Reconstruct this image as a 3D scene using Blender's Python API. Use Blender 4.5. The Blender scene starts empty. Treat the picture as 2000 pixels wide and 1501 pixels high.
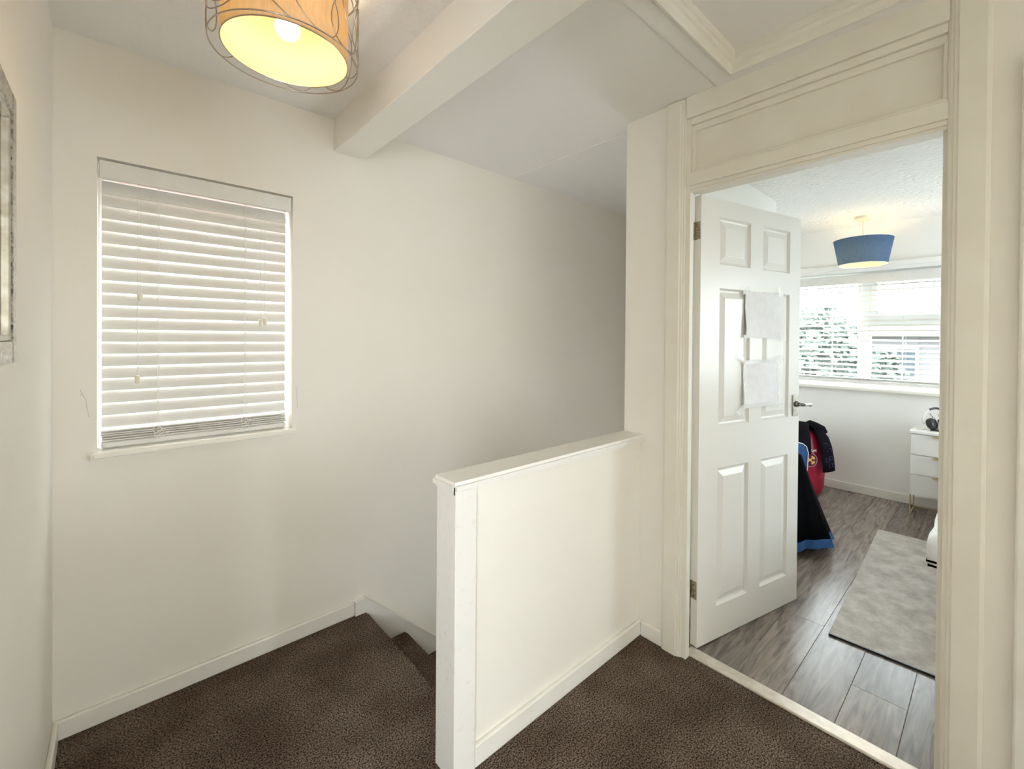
import bpy, bmesh, math, random
from mathutils import Vector, Matrix
random.seed(7)
sc = bpy.context.scene
COL = sc.collection
PI = math.pi

# ------------------------------------------------------------------ camera
H_CAM = 1.3598
F = Vector((0.68655717, 0.72704039, -0.0071776))
R = Vector((0.72707511, -0.68650921, 0.00817888))
U = Vector((-0.00101889, 0.01083392, 0.99994079))
cd = bpy.data.cameras.new('camera')
cd.sensor_fit = 'HORIZONTAL'; cd.sensor_width = 36.0
cd.lens = 862.14 / 2000 * 36.0
cd.shift_x = (1000 - 1043.44) / 2000.0
cd.shift_y = (666.14 - 750.5) / 2000.0
cd.clip_start = 0.01; cd.clip_end = 200
cam = bpy.data.objects.new('camera', cd); COL.objects.link(cam)
cam.matrix_world = Matrix(((R.x, U.x, -F.x, 0), (R.y, U.y, -F.y, 0), (R.z, U.z, -F.z, H_CAM), (0, 0, 0, 1)))
sc.camera = cam

# ------------------------------------------------------------------ light and exposure
WORLD_STRENGTH = 8.0
w = bpy.data.worlds.new('overcast_sky'); sc.world = w; w.use_nodes = True
bg = w.node_tree.nodes['Background']
bg.inputs[0].default_value = (0.87, 0.94, 1.0, 1); bg.inputs[1].default_value = WORLD_STRENGTH
LAMP_STRENGTH = 23.0
BEDROOM_LAMP_STRENGTH = 34.0
vs = sc.view_settings
vs.view_transform = 'Standard'; vs.look = 'None'; vs.exposure = 1.14; vs.gamma = 1.0; vs.use_curve_mapping = False
try:
    sc.cycles.use_denoising = True
    sc.cycles.max_bounces = 14; sc.cycles.diffuse_bounces = 8; sc.cycles.transparent_max_bounces = 16
    sc.cycles.sample_clamp_indirect = 6.0
except Exception: pass

def portal(name, loc, direction, sx, sy):
    l = bpy.data.lights.new(name, 'AREA'); l.shape = 'RECTANGLE'; l.size = sx; l.size_y = sy
    l.cycles.is_portal = True
    o = bpy.data.objects.new(name, l); COL.objects.link(o); o.location = loc
    o.rotation_euler = Vector(direction).to_track_quat('-Z', 'Y').to_euler()
portal('window_portal', (0.256, 2.42, 1.47), (0, -1, 0), 0.62, 1.0)
portal('bedroom_window_portal', (5.06, 0.85, 1.46), (-1, 0, 0), 1.0, 1.8)
portal('added_rear_portal', (1.89, -3.55, 1.3), (-1, 0, 0), 1.7, 1.7)  # at the added daylight opening behind the viewer
portal('added_side_portal', (-1.35, -1.32, 1.45), (0, 1, 0), 1.3, 1.4)  # at the opening added in the unseen side room
portal('added_stair_portal', (3.54, 1.7, -1.3), (-1, 0, 0), 1.2, .7)  # at the opening added low in the stairwell end wall
portal('added_window_portal', (3.95, -1.73, 1.5), (0, 1, 0), 1.1, 1.2)  # at the extra bedroom window, added for brightness

# ------------------------------------------------------------------ dimensions (metres, from the photograph's perspective)
XL, YW, HC = -0.1566, 2.1623, 2.3797
XD, XD2 = 1.76, 1.850            # door wall, landing face and bedroom face
YP = 1.2325                      # edge of the door wall at the stairwell
BX = 4.82                        # far bedroom wall
BYR = -1.6                       # bedroom wall on the other side
YF = -1.2                        # landing wall behind
LOW = -2.6

# ------------------------------------------------------------------ helpers
def box(bm, lo, hi):
    vs_ = [bm.verts.new((x, y, z)) for x in (lo[0], hi[0]) for y in (lo[1], hi[1]) for z in (lo[2], hi[2])]
    for f in ((0, 1, 3, 2), (4, 6, 7, 5), (0, 4, 5, 1), (2, 3, 7, 6), (0, 2, 6, 4), (1, 5, 7, 3)):
        bm.faces.new([vs_[i] for i in f])
    return vs_
def boxes(*bs):
    bm = bmesh.new()
    for lo, hi in bs: box(bm, lo, hi)
    return bm
def bevel(bm, w_, seg=2):
    bmesh.ops.bevel(bm, geom=list(bm.edges), offset=w_, segments=seg, affect='EDGES', profile=0.5, clamp_overlap=True)
    return bm
def bbox(lo, hi, b=0.004, seg=2):
    return bevel(boxes((lo, hi)), b, seg)
def prism(bm, pts, axis, a, b):
    """extrude a 2-D outline along an axis; pts are the two other coordinates in xyz order"""
    def mk(p, t):
        v = list(p); v.insert(axis, t); return bm.verts.new(v)
    A = [mk(p, a) for p in pts]; B = [mk(p, b) for p in pts]; n = len(pts)
    bm.faces.new(A); bm.faces.new(B[::-1])
    for i in range(n): bm.faces.new((A[i], B[i], B[(i + 1) % n], A[(i + 1) % n]))
    bmesh.ops.recalc_face_normals(bm, faces=list(bm.faces))
    return bm
def tube(bm, pts, r, seg=8, closed=False, radii=None):
    pts = [Vector(p) for p in pts]; n = len(pts); rings = []; up = None
    for i, p in enumerate(pts):
        a = pts[(i - 1) % n] if (closed or i > 0) else p
        b = pts[(i + 1) % n] if (closed or i < n - 1) else p
        t = (b - a).normalized()
        if up is None:
            up = Vector((0, 0, 1)) if abs(t.z) < .9 else Vector((1, 0, 0))
        up = (up - t * up.dot(t))
        if up.length < 1e-6: up = t.orthogonal()
        up.normalize(); s = t.cross(up); rr = radii[i] if radii else r
        rings.append([bm.verts.new(p + (up * math.cos(2 * PI * k / seg) + s * math.sin(2 * PI * k / seg)) * rr) for k in range(seg)])
    m = n if closed else n - 1
    for i in range(m):
        A, B = rings[i], rings[(i + 1) % n]
        for k in range(seg): bm.faces.new((A[k], A[(k + 1) % seg], B[(k + 1) % seg], B[k]))
    if not closed:
        bm.faces.new(rings[0][::-1]); bm.faces.new(rings[-1])
    return bm
def lathe(bm, prof, c=(0, 0, 0), seg=40, cap0=False, cap1=False):
    rings = []
    for r, z in prof:
        rings.append([bm.verts.new((c[0] + r * math.cos(2 * PI * k / seg), c[1] + r * math.sin(2 * PI * k / seg), c[2] + z)) for k in range(seg)])
    for A, B in zip(rings, rings[1:]):
        for k in range(seg): bm.faces.new((A[k], A[(k + 1) % seg], B[(k + 1) % seg], B[k]))
    if cap0: bm.faces.new(rings[0][::-1])
    if cap1: bm.faces.new(rings[-1])
    return bm
def obj(name, bm, mat, parent=None, smooth=False):
    me = bpy.data.meshes.new(name)
    bmesh.ops.recalc_face_normals(bm, faces=list(bm.faces))
    bm.to_mesh(me); bm.free()
    if mat: me.materials.append(mat)
    if smooth:
        for p in me.polygons: p.use_smooth = True
    o = bpy.data.objects.new(name, me); COL.objects.link(o)
    if parent is not None: o.parent = parent
    return o
def share(name, src, parent, loc=(0, 0, 0), rot=(0, 0, 0), mat=None):
    o = src.copy(); o.name = name; COL.objects.link(o); o.parent = parent; o.location = loc; o.rotation_euler = rot
    return o
def struct(o): o['kind'] = 'structure'; return o
def tag(o, label, cat, group=None):
    o['label'] = label; o['category'] = cat
    if group: o['group'] = group
    return o
def empty(name, loc=(0, 0, 0), rz=0):
    o = bpy.data.objects.new(name, None); COL.objects.link(o); o.location = loc; o.rotation_euler = (0, 0, rz)
    o.empty_display_size = .05
    return o
def text_bm(s, size, depth=0.0006):
    cu = bpy.data.curves.new('lettering', 'FONT'); cu.body = s; cu.size = size; cu.extrude = depth; cu.align_x = 'CENTER'; cu.align_y = 'CENTER'
    cu.resolution_u = 3
    t = bpy.data.objects.new('lettering', cu); COL.objects.link(t)
    dg = bpy.context.evaluated_depsgraph_get()
    me = bpy.data.meshes.new_from_object(t.evaluated_get(dg))
    bm = bmesh.new(); bm.from_mesh(me)
    bpy.data.objects.remove(t); bpy.data.meshes.remove(me); bpy.data.curves.remove(cu)
    return bm

# ------------------------------------------------------------------ materials
def mat(name, col, rough=.5, metal=0.0, noise=None, bump=None, spec=.5, sheen=0):
    """noise=(scale, other colour, low, high); bump=(scale, strength, distance)"""
    m = bpy.data.materials.new(name); m.use_nodes = True
    nt = m.node_tree; b = nt.nodes['Principled BSDF']
    b.inputs['Base Color'].default_value = (*col, 1); b.inputs['Roughness'].default_value = rough; b.inputs['Metallic'].default_value = metal
    b.inputs['Specular IOR Level'].default_value = spec
    if sheen: b.inputs['Sheen Weight'].default_value = sheen
    tc = nt.nodes.new('ShaderNodeTexCoord')
    if noise:
        n = nt.nodes.new('ShaderNodeTexNoise'); n.inputs['Scale'].default_value = noise[0]; n.inputs['Detail'].default_value = 5
        nt.links.new(tc.outputs['Object'], n.inputs['Vector'])
        r = nt.nodes.new('ShaderNodeValToRGB'); r.color_ramp.elements[0].position = noise[2]; r.color_ramp.elements[1].position = noise[3]
        r.color_ramp.elements[0].color = (*noise[1], 1); r.color_ramp.elements[1].color = (*col, 1)
        nt.links.new(n.outputs['Fac'], r.inputs['Fac']); nt.links.new(r.outputs['Color'], b.inputs['Base Color'])
    if bump:
        n2 = nt.nodes.new('ShaderNodeTexNoise'); n2.inputs['Scale'].default_value = bump[0]; n2.inputs['Detail'].default_value = 3
        nt.links.new(tc.outputs['Object'], n2.inputs['Vector'])
        bp = nt.nodes.new('ShaderNodeBump'); bp.inputs['Strength'].default_value = bump[1]; bp.inputs['Distance'].default_value = bump[2]
        nt.links.new(n2.outputs['Fac'], bp.inputs['Height']); nt.links.new(bp.outputs['Normal'], b.inputs['Normal'])
    return m
WALLC = (.84, .808, .742)
M = {}
M['wall'] = mat('painted_plaster', WALLC, .48, noise=(2.2, (.82, .783, .71), .3, .7), bump=(90, .12, .002), spec=.3)
M['ceil'] = mat('stippled_ceiling', (.83, .81, .78), .8, bump=(55, .5, .006), spec=.2)
M['ceil_stair'] = mat('stair_ceiling', (.83, .81, .78), .8, bump=(80, .18, .004), spec=.2)
M['artex'] = mat('bedroom_artex', (.90, .89, .87), .8, bump=(34, 1.0, .022), spec=.2)
M['bedwall'] = mat('bedroom_plaster', (.89, .88, .85), .65, noise=(1.5, (.87, .85, .82), .3, .7), bump=(80, .08, .002), spec=.3)
M['gloss'] = mat('white_gloss_paint', (.83, .81, .75), .28, noise=(9, (.80, .765, .69), .25, .6), bump=(14, .06, .004))
M['frame'] = mat('cream_gloss_paint', (.79, .76, .68), .3, noise=(7, (.755, .71, .62), .25, .65), bump=(14, .06, .004))
M['door'] = mat('white_door_paint', (.82, .80, .76), .3, bump=(160, .08, .001))
M['post'] = mat('white_post_paint', (.82, .80, .755), .4, noise=(40, (.74, .70, .62), .22, .42), bump=(60, .06, .002))
M['blind'] = mat('white_slat', (.78, .765, .735), .42, noise=(18, (.745, .725, .685), .3, .6))
def slat_mat():
    m = M['blind']; nt = m.node_tree; out = nt.nodes['Material Output']; b = nt.nodes['Principled BSDF']
    t = nt.nodes.new('ShaderNodeBsdfTranslucent'); t.inputs[0].default_value = (.85, .86, .86, 1)
    mx = nt.nodes.new('ShaderNodeMixShader'); mx.inputs[0].default_value = .02
    nt.links.new(b.outputs[0], mx.inputs[1]); nt.links.new(t.outputs[0], mx.inputs[2]); nt.links.new(mx.outputs[0], out.inputs[0])
slat_mat()
M['pvc'] = mat('white_pvc', (.86, .87, .88), .3)
M['cord'] = mat('white_cord', (.80, .78, .73), .7)
M['ivory'] = mat('ivory_plastic', (.78, .74, .62), .4)
M['chrome'] = mat('brushed_chrome', (.62, .60, .56), .25, 1.0, noise=(60, (.42, .39, .33), .3, .7))
M['hinge'] = mat('aged_nickel', (.50, .46, .36), .35, 1.0, noise=(120, (.25, .22, .16), .3, .6))
M['dark_metal'] = mat('dark_chrome', (.30, .29, .27), .18, 1.0)
M['wire'] = mat('antique_wire', (.46, .40, .33), .3, 1.0)
M['gold'] = mat('brass_metal', (.70, .58, .36), .3, 1.0)
M['black'] = mat('black_plastic', (.012, .012, .013), .35)
M['dark'] = mat('black_fabric', (.010, .009, .014), .95, bump=(300, .3, .001), spec=.08)
M['navy'] = mat('navy_print', (.028, .032, .085), .8)
M['cloth_black'] = mat('black_drape', (.004, .004, .005), .95, spec=.05)
M['blue'] = mat('blue_fabric', (.02, .10, .30), .7, noise=(25, (.015, .07, .22), .3, .7))
M['red'] = mat('crimson_vinyl', (.42, .012, .045), .45, noise=(14, (.32, .006, .03), .3, .7))
M['claret'] = mat('claret_print', (.20, .006, .035), .5)
M['yellow'] = mat('yellow_print', (.80, .52, .16), .5)
M['lilac'] = mat('lilac_print', (.42, .25, .42), .5)
M['whiteprint'] = mat('white_print', (.85, .83, .82), .5)
M['bedding'] = mat('white_bedding', (.86, .86, .86), .85, bump=(40, .2, .004))
M['furn'] = mat('white_lacquer', (.86, .84, .81), .35)
M['paper'] = mat('white_paper', (.90, .88, .90), .75, noise=(30, (.85, .83, .845), .3, .6), bump=(22, .15, .003))
M['seam'] = mat('pale_filler', (.80, .78, .73), .7)
M['threshold'] = mat('pale_threshold_metal', (.74, .68, .60), .3, .35, noise=(30, (.62, .55, .47), .3, .6))
M['crack'] = mat('hairline_crack', (.42, .36, .29), .9)
M['bounce_floor'] = mat('bounce_boards', (.62, .56, .48), .5, noise=(3, (.56, .49, .41), .3, .7))  # made pale so the unseen rear floor bounces light to the ceiling
M['bark'] = mat('bark', (.12, .09, .06), .9)
M['leaf'] = mat('leaf_green', (.085, .105, .085), .8)
M['brick_far'] = mat('pale_render', (.55, .52, .48), .9)
M['roof'] = mat('roof_slate', (.12, .115, .12), .8)
M['ground'] = mat('garden_grass', (.07, .085, .045), .9)

def glass_mat():
    m = bpy.data.materials.new('window_glass'); m.use_nodes = True; nt = m.node_tree; nt.nodes.clear()
    o = nt.nodes.new('ShaderNodeOutputMaterial'); mx = nt.nodes.new('ShaderNodeMixShader'); mx.inputs[0].default_value = .06
    t = nt.nodes.new('ShaderNodeBsdfTransparent'); t.inputs[0].default_value = (.97, .99, .98, 1)
    g = nt.nodes.new('ShaderNodeBsdfGlossy'); g.inputs['Roughness'].default_value = .02
    nt.links.new(t.outputs[0], mx.inputs[1]); nt.links.new(g.outputs[0], mx.inputs[2]); nt.links.new(mx.outputs[0], o.inputs[0]); return m
M['glass'] = glass_mat()
def tape_mat():
    m = bpy.data.materials.new('clear_tape'); m.use_nodes = True; nt = m.node_tree; nt.nodes.clear()
    o = nt.nodes.new('ShaderNodeOutputMaterial'); mx = nt.nodes.new('ShaderNodeMixShader'); mx.inputs[0].default_value = .38
    t = nt.nodes.new('ShaderNodeBsdfTransparent')
    p = nt.nodes.new('ShaderNodeBsdfPrincipled'); p.inputs['Base Color'].default_value = (.97, .96, .95, 1); p.inputs['Roughness'].default_value = .12
    nt.links.new(t.outputs[0], mx.inputs[1]); nt.links.new(p.outputs[0], mx.inputs[2]); nt.links.new(mx.outputs[0], o.inputs[0]); return m
M['tape'] = tape_mat()
def shade_mat(name, col, trans, fac, weave=0):
    m = bpy.data.materials.new(name); m.use_nodes = True; nt = m.node_tree; nt.nodes.clear()
    o = nt.nodes.new('ShaderNodeOutputMaterial'); mx = nt.nodes.new('ShaderNodeMixShader'); mx.inputs[0].default_value = fac
    d = nt.nodes.new('ShaderNodeBsdfDiffuse'); d.inputs[0].default_value = (*col, 1)
    t = nt.nodes.new('ShaderNodeBsdfTranslucent'); t.inputs[0].default_value = (*trans, 1)
    if weave:
        tc = nt.nodes.new('ShaderNodeTexCoord'); mp = nt.nodes.new('ShaderNodeMapping'); mp.inputs['Scale'].default_value = (1, 1, .15)
        n = nt.nodes.new('ShaderNodeTexNoise'); n.inputs['Scale'].default_value = weave; n.inputs['Detail'].default_value = 3
        r = nt.nodes.new('ShaderNodeValToRGB'); r.color_ramp.elements[0].position = .3; r.color_ramp.elements[1].position = .7
        r.color_ramp.elements[0].color = (trans[0] * .8, trans[1] * .78, trans[2] * .7, 1); r.color_ramp.elements[1].color = (*trans, 1)
        nt.links.new(tc.outputs['Object'], mp.inputs[0]); nt.links.new(mp.outputs[0], n.inputs['Vector']); nt.links.new(n.outputs['Fac'], r.inputs[0]); nt.links.new(r.outputs[0], t.inputs[0])
    nt.links.new(d.outputs[0], mx.inputs[1]); nt.links.new(t.outputs[0], mx.inputs[2]); nt.links.new(mx.outputs[0], o.inputs[0]); return m
M['shade'] = shade_mat('linen_shade', (.60, .50, .38), (.90, .72, .46), .5, 180)
M['lining'] = shade_mat('cream_lining', (.92, .79, .46), (.82, .68, .42), .35)
M['blueshade'] = shade_mat('blue_shade', (.035, .12, .33), (.20, .34, .66), .58, 120)
M['blindglow'] = None
def emit(name, col, s):
    m = bpy.data.materials.new(name); m.use_nodes = True; nt = m.node_tree; b = nt.nodes['Principled BSDF']
    b.inputs['Base Color'].default_value = (*col, 1); b.inputs['Emission Color'].default_value = (*col, 1); b.inputs['Emission Strength'].default_value = s; return m
M['bulb'] = emit('lit_bulb', (1.0, .78, .52), LAMP_STRENGTH)
M['bulb2'] = emit('lit_bedroom_bulb', (1.0, .80, .50), BEDROOM_LAMP_STRENGTH)

def mirror_mat():
    m = mat('mirror_glass', (.80, .78, .74), .03, 1.0); return m
M['mirror'] = mirror_mat()
def glitter_mat():
    m = mat('crushed_glitter', (.50, .45, .38), .18, .85)
    nt = m.node_tree; b = nt.nodes['Principled BSDF']; tc = nt.nodes.new('ShaderNodeTexCoord')
    v = nt.nodes.new('ShaderNodeTexVoronoi'); v.inputs['Scale'].default_value = 170
    nt.links.new(tc.outputs['Object'], v.inputs['Vector'])
    r = nt.nodes.new('ShaderNodeValToRGB'); r.color_ramp.elements[0].color = (.06, .045, .035, 1); r.color_ramp.elements[1].color = (.70, .64, .55, 1)
    nt.links.new(v.outputs['Color'], r.inputs[0]); nt.links.new(r.outputs[0], b.inputs['Base Color'])
    bp = nt.nodes.new('ShaderNodeBump'); bp.inputs['Strength'].default_value = 1; bp.inputs['Distance'].default_value = .006
    nt.links.new(v.outputs['Color'], bp.inputs['Height']); nt.links.new(bp.outputs[0], b.inputs['Normal']); return m
M['glitter'] = glitter_mat()
def carpet_mat():
    m = mat('brown_carpet', (.09, .065, .05), .95, spec=.1)
    nt = m.node_tree; b = nt.nodes['Principled BSDF']; tc = nt.nodes.new('ShaderNodeTexCoord')
    n1 = nt.nodes.new('ShaderNodeTexNoise'); n1.inputs['Scale'].default_value = 190; n1.inputs['Detail'].default_value = 3
    n2 = nt.nodes.new('ShaderNodeTexNoise'); n2.inputs['Scale'].default_value = 4.5; n2.inputs['Detail'].default_value = 3
    for n in (n1, n2): nt.links.new(tc.outputs['Object'], n.inputs['Vector'])
    r1 = nt.nodes.new('ShaderNodeValToRGB'); r1.color_ramp.elements[0].position = .38; r1.color_ramp.elements[1].position = .66
    r1.color_ramp.elements[0].color = (.026, .017, .011, 1); r1.color_ramp.elements[1].color = (.30, .23, .18, 1)
    r2 = nt.nodes.new('ShaderNodeValToRGB'); r2.color_ramp.elements[0].position = .35; r2.color_ramp.elements[1].position = .65
    r2.color_ramp.elements[0].color = (.62, .57, .54, 1); r2.color_ramp.elements[1].color = (1, 1, 1, 1)
    mx = nt.nodes.new('ShaderNodeMixRGB'); mx.blend_type = 'MULTIPLY'; mx.inputs[0].default_value = 1
    nt.links.new(n1.outputs['Fac'], r1.inputs[0]); nt.links.new(n2.outputs['Fac'], r2.inputs[0])
    nt.links.new(r1.outputs[0], mx.inputs[1]); nt.links.new(r2.outputs[0], mx.inputs[2]); nt.links.new(mx.outputs[0], b.inputs['Base Color'])
    bp = nt.nodes.new('ShaderNodeBump'); bp.inputs['Strength'].default_value = .8; bp.inputs['Distance'].default_value = .006
    nt.links.new(n1.outputs['Fac'], bp.inputs['Height']); nt.links.new(bp.outputs[0], b.inputs['Normal']); return m
M['carpet'] = carpet_mat()
def plank_mat():
    m = mat('grey_oak_laminate', (.3, .26, .23), .27)
    nt = m.node_tree; b = nt.nodes['Principled BSDF']; tc = nt.nodes.new('ShaderNodeTexCoord'); oi = nt.nodes.new('ShaderNodeObjectInfo')
    ad = nt.nodes.new('ShaderNodeVectorMath'); ad.operation = 'ADD'
    sc_ = nt.nodes.new('ShaderNodeVectorMath'); sc_.operation = 'SCALE'; sc_.inputs[3].default_value = 37
    cb = nt.nodes.new('ShaderNodeCombineXYZ')
    for k in range(3): nt.links.new(oi.outputs['Random'], cb.inputs[k])
    nt.links.new(cb.outputs[0], sc_.inputs[0]); nt.links.new(tc.outputs['Object'], ad.inputs[0]); nt.links.new(sc_.outputs[0], ad.inputs[1])
    mp = nt.nodes.new('ShaderNodeMapping'); mp.inputs['Scale'].default_value = (1.6, 14, 14)
    nt.links.new(ad.outputs[0], mp.inputs[0])
    n = nt.nodes.new('ShaderNodeTexNoise'); n.inputs['Scale'].default_value = 2.2; n.inputs['Detail'].default_value = 8; n.inputs['Distortion'].default_value = 1.6
    nt.links.new(mp.outputs[0], n.inputs['Vector'])
    r = nt.nodes.new('ShaderNodeValToRGB'); r.color_ramp.elements[0].position = .28; r.color_ramp.elements[1].position = .72
    r.color_ramp.elements[0].color = (.12, .093, .078, 1); r.color_ramp.elements[1].color = (.40, .335, .29, 1)
    nt.links.new(n.outputs['Fac'], r.inputs[0])
    mx = nt.nodes.new('ShaderNodeMixRGB'); mx.blend_type = 'MULTIPLY'; mx.inputs[0].default_value = .35
    nt.links.new(r.outputs[0], mx.inputs[1]); nt.links.new(oi.outputs['Random'], mx.inputs[2]); nt.links.new(mx.outputs[0], b.inputs['Base Color'])
    bp = nt.nodes.new('ShaderNodeBump'); bp.inputs['Strength'].default_value = .12; bp.inputs['Distance'].default_value = .002
    nt.links.new(n.outputs['Fac'], bp.inputs['Height']); nt.links.new(bp.outputs[0], b.inputs['Normal']); return m
M['plank'] = plank_mat()
def rug_mat():
    m = mat('grey_rug', (.5, .47, .44), .95, spec=.1)
    nt = m.node_tree; b = nt.nodes['Principled BSDF']; tc = nt.nodes.new('ShaderNodeTexCoord')
    mp = nt.nodes.new('ShaderNodeMapping'); mp.inputs['Scale'].default_value = (3.0, 3.4, 1)
    n = nt.nodes.new('ShaderNodeTexNoise'); n.inputs['Scale'].default_value = 3; n.inputs['Detail'].default_value = 9; n.inputs['Roughness'].default_value = .65
    nt.links.new(tc.outputs['Object'], mp.inputs[0]); nt.links.new(mp.outputs[0], n.inputs['Vector'])
    r = nt.nodes.new('ShaderNodeValToRGB'); r.color_ramp.elements[0].position = .3; r.color_ramp.elements[1].position = .65
    r.color_ramp.elements[0].color = (.38, .345, .32, 1); r.color_ramp.elements[1].color = (.66, .62, .575, 1)
    nt.links.new(n.outputs['Fac'], r.inputs[0]); nt.links.new(r.outputs[0], b.inputs['Base Color']); return m
M['rug'] = rug_mat()

# ------------------------------------------------------------------ walls, floors, ceilings
WX0, WX1, WZ0, WZ1 = -0.0521, 0.5646, 0.950, 1.978          # landing window opening
def wall_hole_x(x0, x1, y0, y1, z0, z1, hy0, hy1, hz0, hz1):   # wall of constant x with one opening
    return [((x0, y0, z0), (x1, hy0, z1)), ((x0, hy1, z0), (x1, y1, z1))] + \
        ([((x0, hy0, z0), (x1, hy1, hz0))] if hz0 > z0 else []) + ([((x0, hy0, hz1), (x1, hy1, z1))] if hz1 < z1 else [])
yo = YW + .24
wall_back = struct(obj('wall_back', boxes(((XL - .1, YW, LOW), (WX0, yo, 2.5)), ((WX1, YW, LOW), (3.52, yo, 2.5)),
                       ((WX0, YW, LOW), (WX1, yo, WZ0 - .026)), ((WX0, YW, WZ1), (WX1, yo, 2.5))), M['wall']))
wall_left = struct(obj('wall_left', boxes(*wall_hole_x(XL - .1, XL, YF - .1, YW, -.25, 2.5, -.33, .60, 0, 2.04)), M['wall']))
# unseen rooms beside and behind the viewer, added to admit daylight
RX, RY0, RY1 = -2.1, -1.3, 1.3                                # side room; its added opening lights the end post and stairwell
struct(obj('wall_side_room', boxes(((RX - .1, RY0, -.25), (RX, RY1, 2.5)), ((RX, RY0, -.25), (-2.0, RY0 + .1, 2.5)), ((-.7, RY0, -.25), (XL - .1, RY0 + .1, 2.5)), ((-2.0, RY0, -.25), (-.7, RY0 + .1, .75)), ((-2.0, RY0, 2.15), (-.7, RY0 + .1, 2.5)), ((RX, RY1 - .1, -.25), (XL - .1, RY1, 2.5))), M['wall']))
struct(obj('floor_side_room', boxes(((RX, RY0 + .1, -.2), (XL, RY1 - .1, 0))), M['carpet']))
struct(obj('ceiling_side_room', boxes(((RX, RY0 + .1, HC), (XL - .1, RY1 - .1, HC + .1))), M['ceil']))
QY = -4.6                                                      # room behind the viewer, its opening added to brighten the landing
struct(obj('wall_rear_room', boxes(((XL - .1, QY - .1, -.25), (XD2, QY, 2.5)), ((XL - .1, QY, -.25), (XL, YF - .1, 2.5)), *wall_hole_x(XD, XD2, QY, YF, -.25, 2.5, -4.4, -2.7, .45, 2.15)), M['wall']))
struct(obj('floor_rear_room', boxes(((XL, QY, -.2), (XD, YF, 0))), M['bounce_floor']))  # out of view, pale to throw light upwards
struct(obj('ceiling_rear_room', boxes(((XL, QY, HC), (XD, YF, HC + .1))), M['ceil']))
# door wall: opening for the bedroom door (full height) and one for the neighbouring door
FY0, FY1 = .085, .955
struct(obj('wall_right', boxes(((XD, FY1, -.2), (XD2, YP, 2.5)), ((XD, -.105, -.25), (XD2, FY0, 2.5)), ((XD, -.865, 2.06), (XD2, -.105, 2.5)),
                               ((XD, YF, -.25), (XD2, -.865, 2.5)), ((XD, FY0, -.25), (XD2, FY1, -.03))), M['wall']))
# wall between stairs and bedroom, with the end wall of the stairwell
struct(obj('wall_stairwell_right', boxes(((XD2, 1.150, LOW), (3.44, YP, 2.5)), ((.78, 1.150, LOW), (XD2, YP, -.2))), M['bedwall']))
struct(obj('wall_stairwell_end', boxes(*wall_hole_x(3.44, 3.52, 1.150, YW, LOW, 2.5, 1.35, 2.05, -1.9, -.7)), M['bedwall']))  # unseen low opening added so daylight fills the stairwell
struct(obj('wall_stairwell_back', boxes(((.78, YP, LOW), (.86, YW, -.2))), M['bedwall']))
struct(obj('wall_bedroom_far', boxes(*wall_hole_x(BX, BX + .25, BYR - .1, YW + .1, -.25, 2.5, -.05, 1.75, .93, 1.972)), M['bedwall']))
struct(obj('wall_bedroom_right', boxes(((XD2, BYR - .1, -.25), (3.4, BYR, 2.5)), ((4.5, BYR - .1, -.25), (BX, BYR, 2.5)), ((3.4, BYR - .1, -.25), (4.5, BYR, .9)), ((3.4, BYR - .1, 2.1), (4.5, BYR, 2.5))), M['bedwall']))  # gap holds the out-of-view window added for more daylight
struct(obj('wall_bedroom_near', boxes(((XD, BYR - .1, -.25), (XD2, YF, 2.5))), M['bedwall']))
struct(obj('wall_bedroom_left', boxes(((3.52, YW, -.25), (BX, YW + .1, 2.5))), M['bedwall']))

NX = .905                                                     # first stair nosing
fl = boxes(((XL, YF, -.2), (NX - .012, YW, 0)), ((NX - .012, YF, -.2), (1.795, YP - .02, 0)))
struct(obj('floor', fl, M['carpet']))
bf = struct(obj('floor_bedroom', boxes(((1.795, BYR, -.2), (BX, 1.150, -.012)), ((3.52, 1.150, -.2), (BX, YW, -.012))), M['dark']))
# laminate planks, laid towards the window
PW = .1712; PL = 1.22
y_edge = .7365 + PW * 8
row = 0
y = y_edge
plank_cache = {}
while y > BYR + .01:
    y1 = min(y, YW); y0 = max(y - PW, BYR)
    off = {0: .35, 1: .95, 2: .62}[row % 3]
    x = 1.845 - off
    while x < BX:
        a, b = max(x, 1.845), min(x + PL, BX)
        if y0 > 1.10 and a < 3.52: a = 3.52
        if b - a > .03 and y1 - y0 > .02:
            key = (round(b - a, 3), round(y1 - y0, 3))
            if key not in plank_cache:
                bm = bmesh.new(); box(bm, (0, .0003, -.012), (b - a, y1 - y0 - .0003, 0))
                bmesh.ops.bevel(bm, geom=[e for e in bm.edges if all(v.co.z > -.001 for v in e.verts)], offset=.0011, segments=1, affect='EDGES')
                p = obj('plank', bm, M['plank'], bf); plank_cache[key] = p; p.location = (a + .0008, y0, 0)
            else:
                share('plank', plank_cache[key], bf, (a + .0008, y0, 0))
        x += PL
    y -= PW; row += 1

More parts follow.
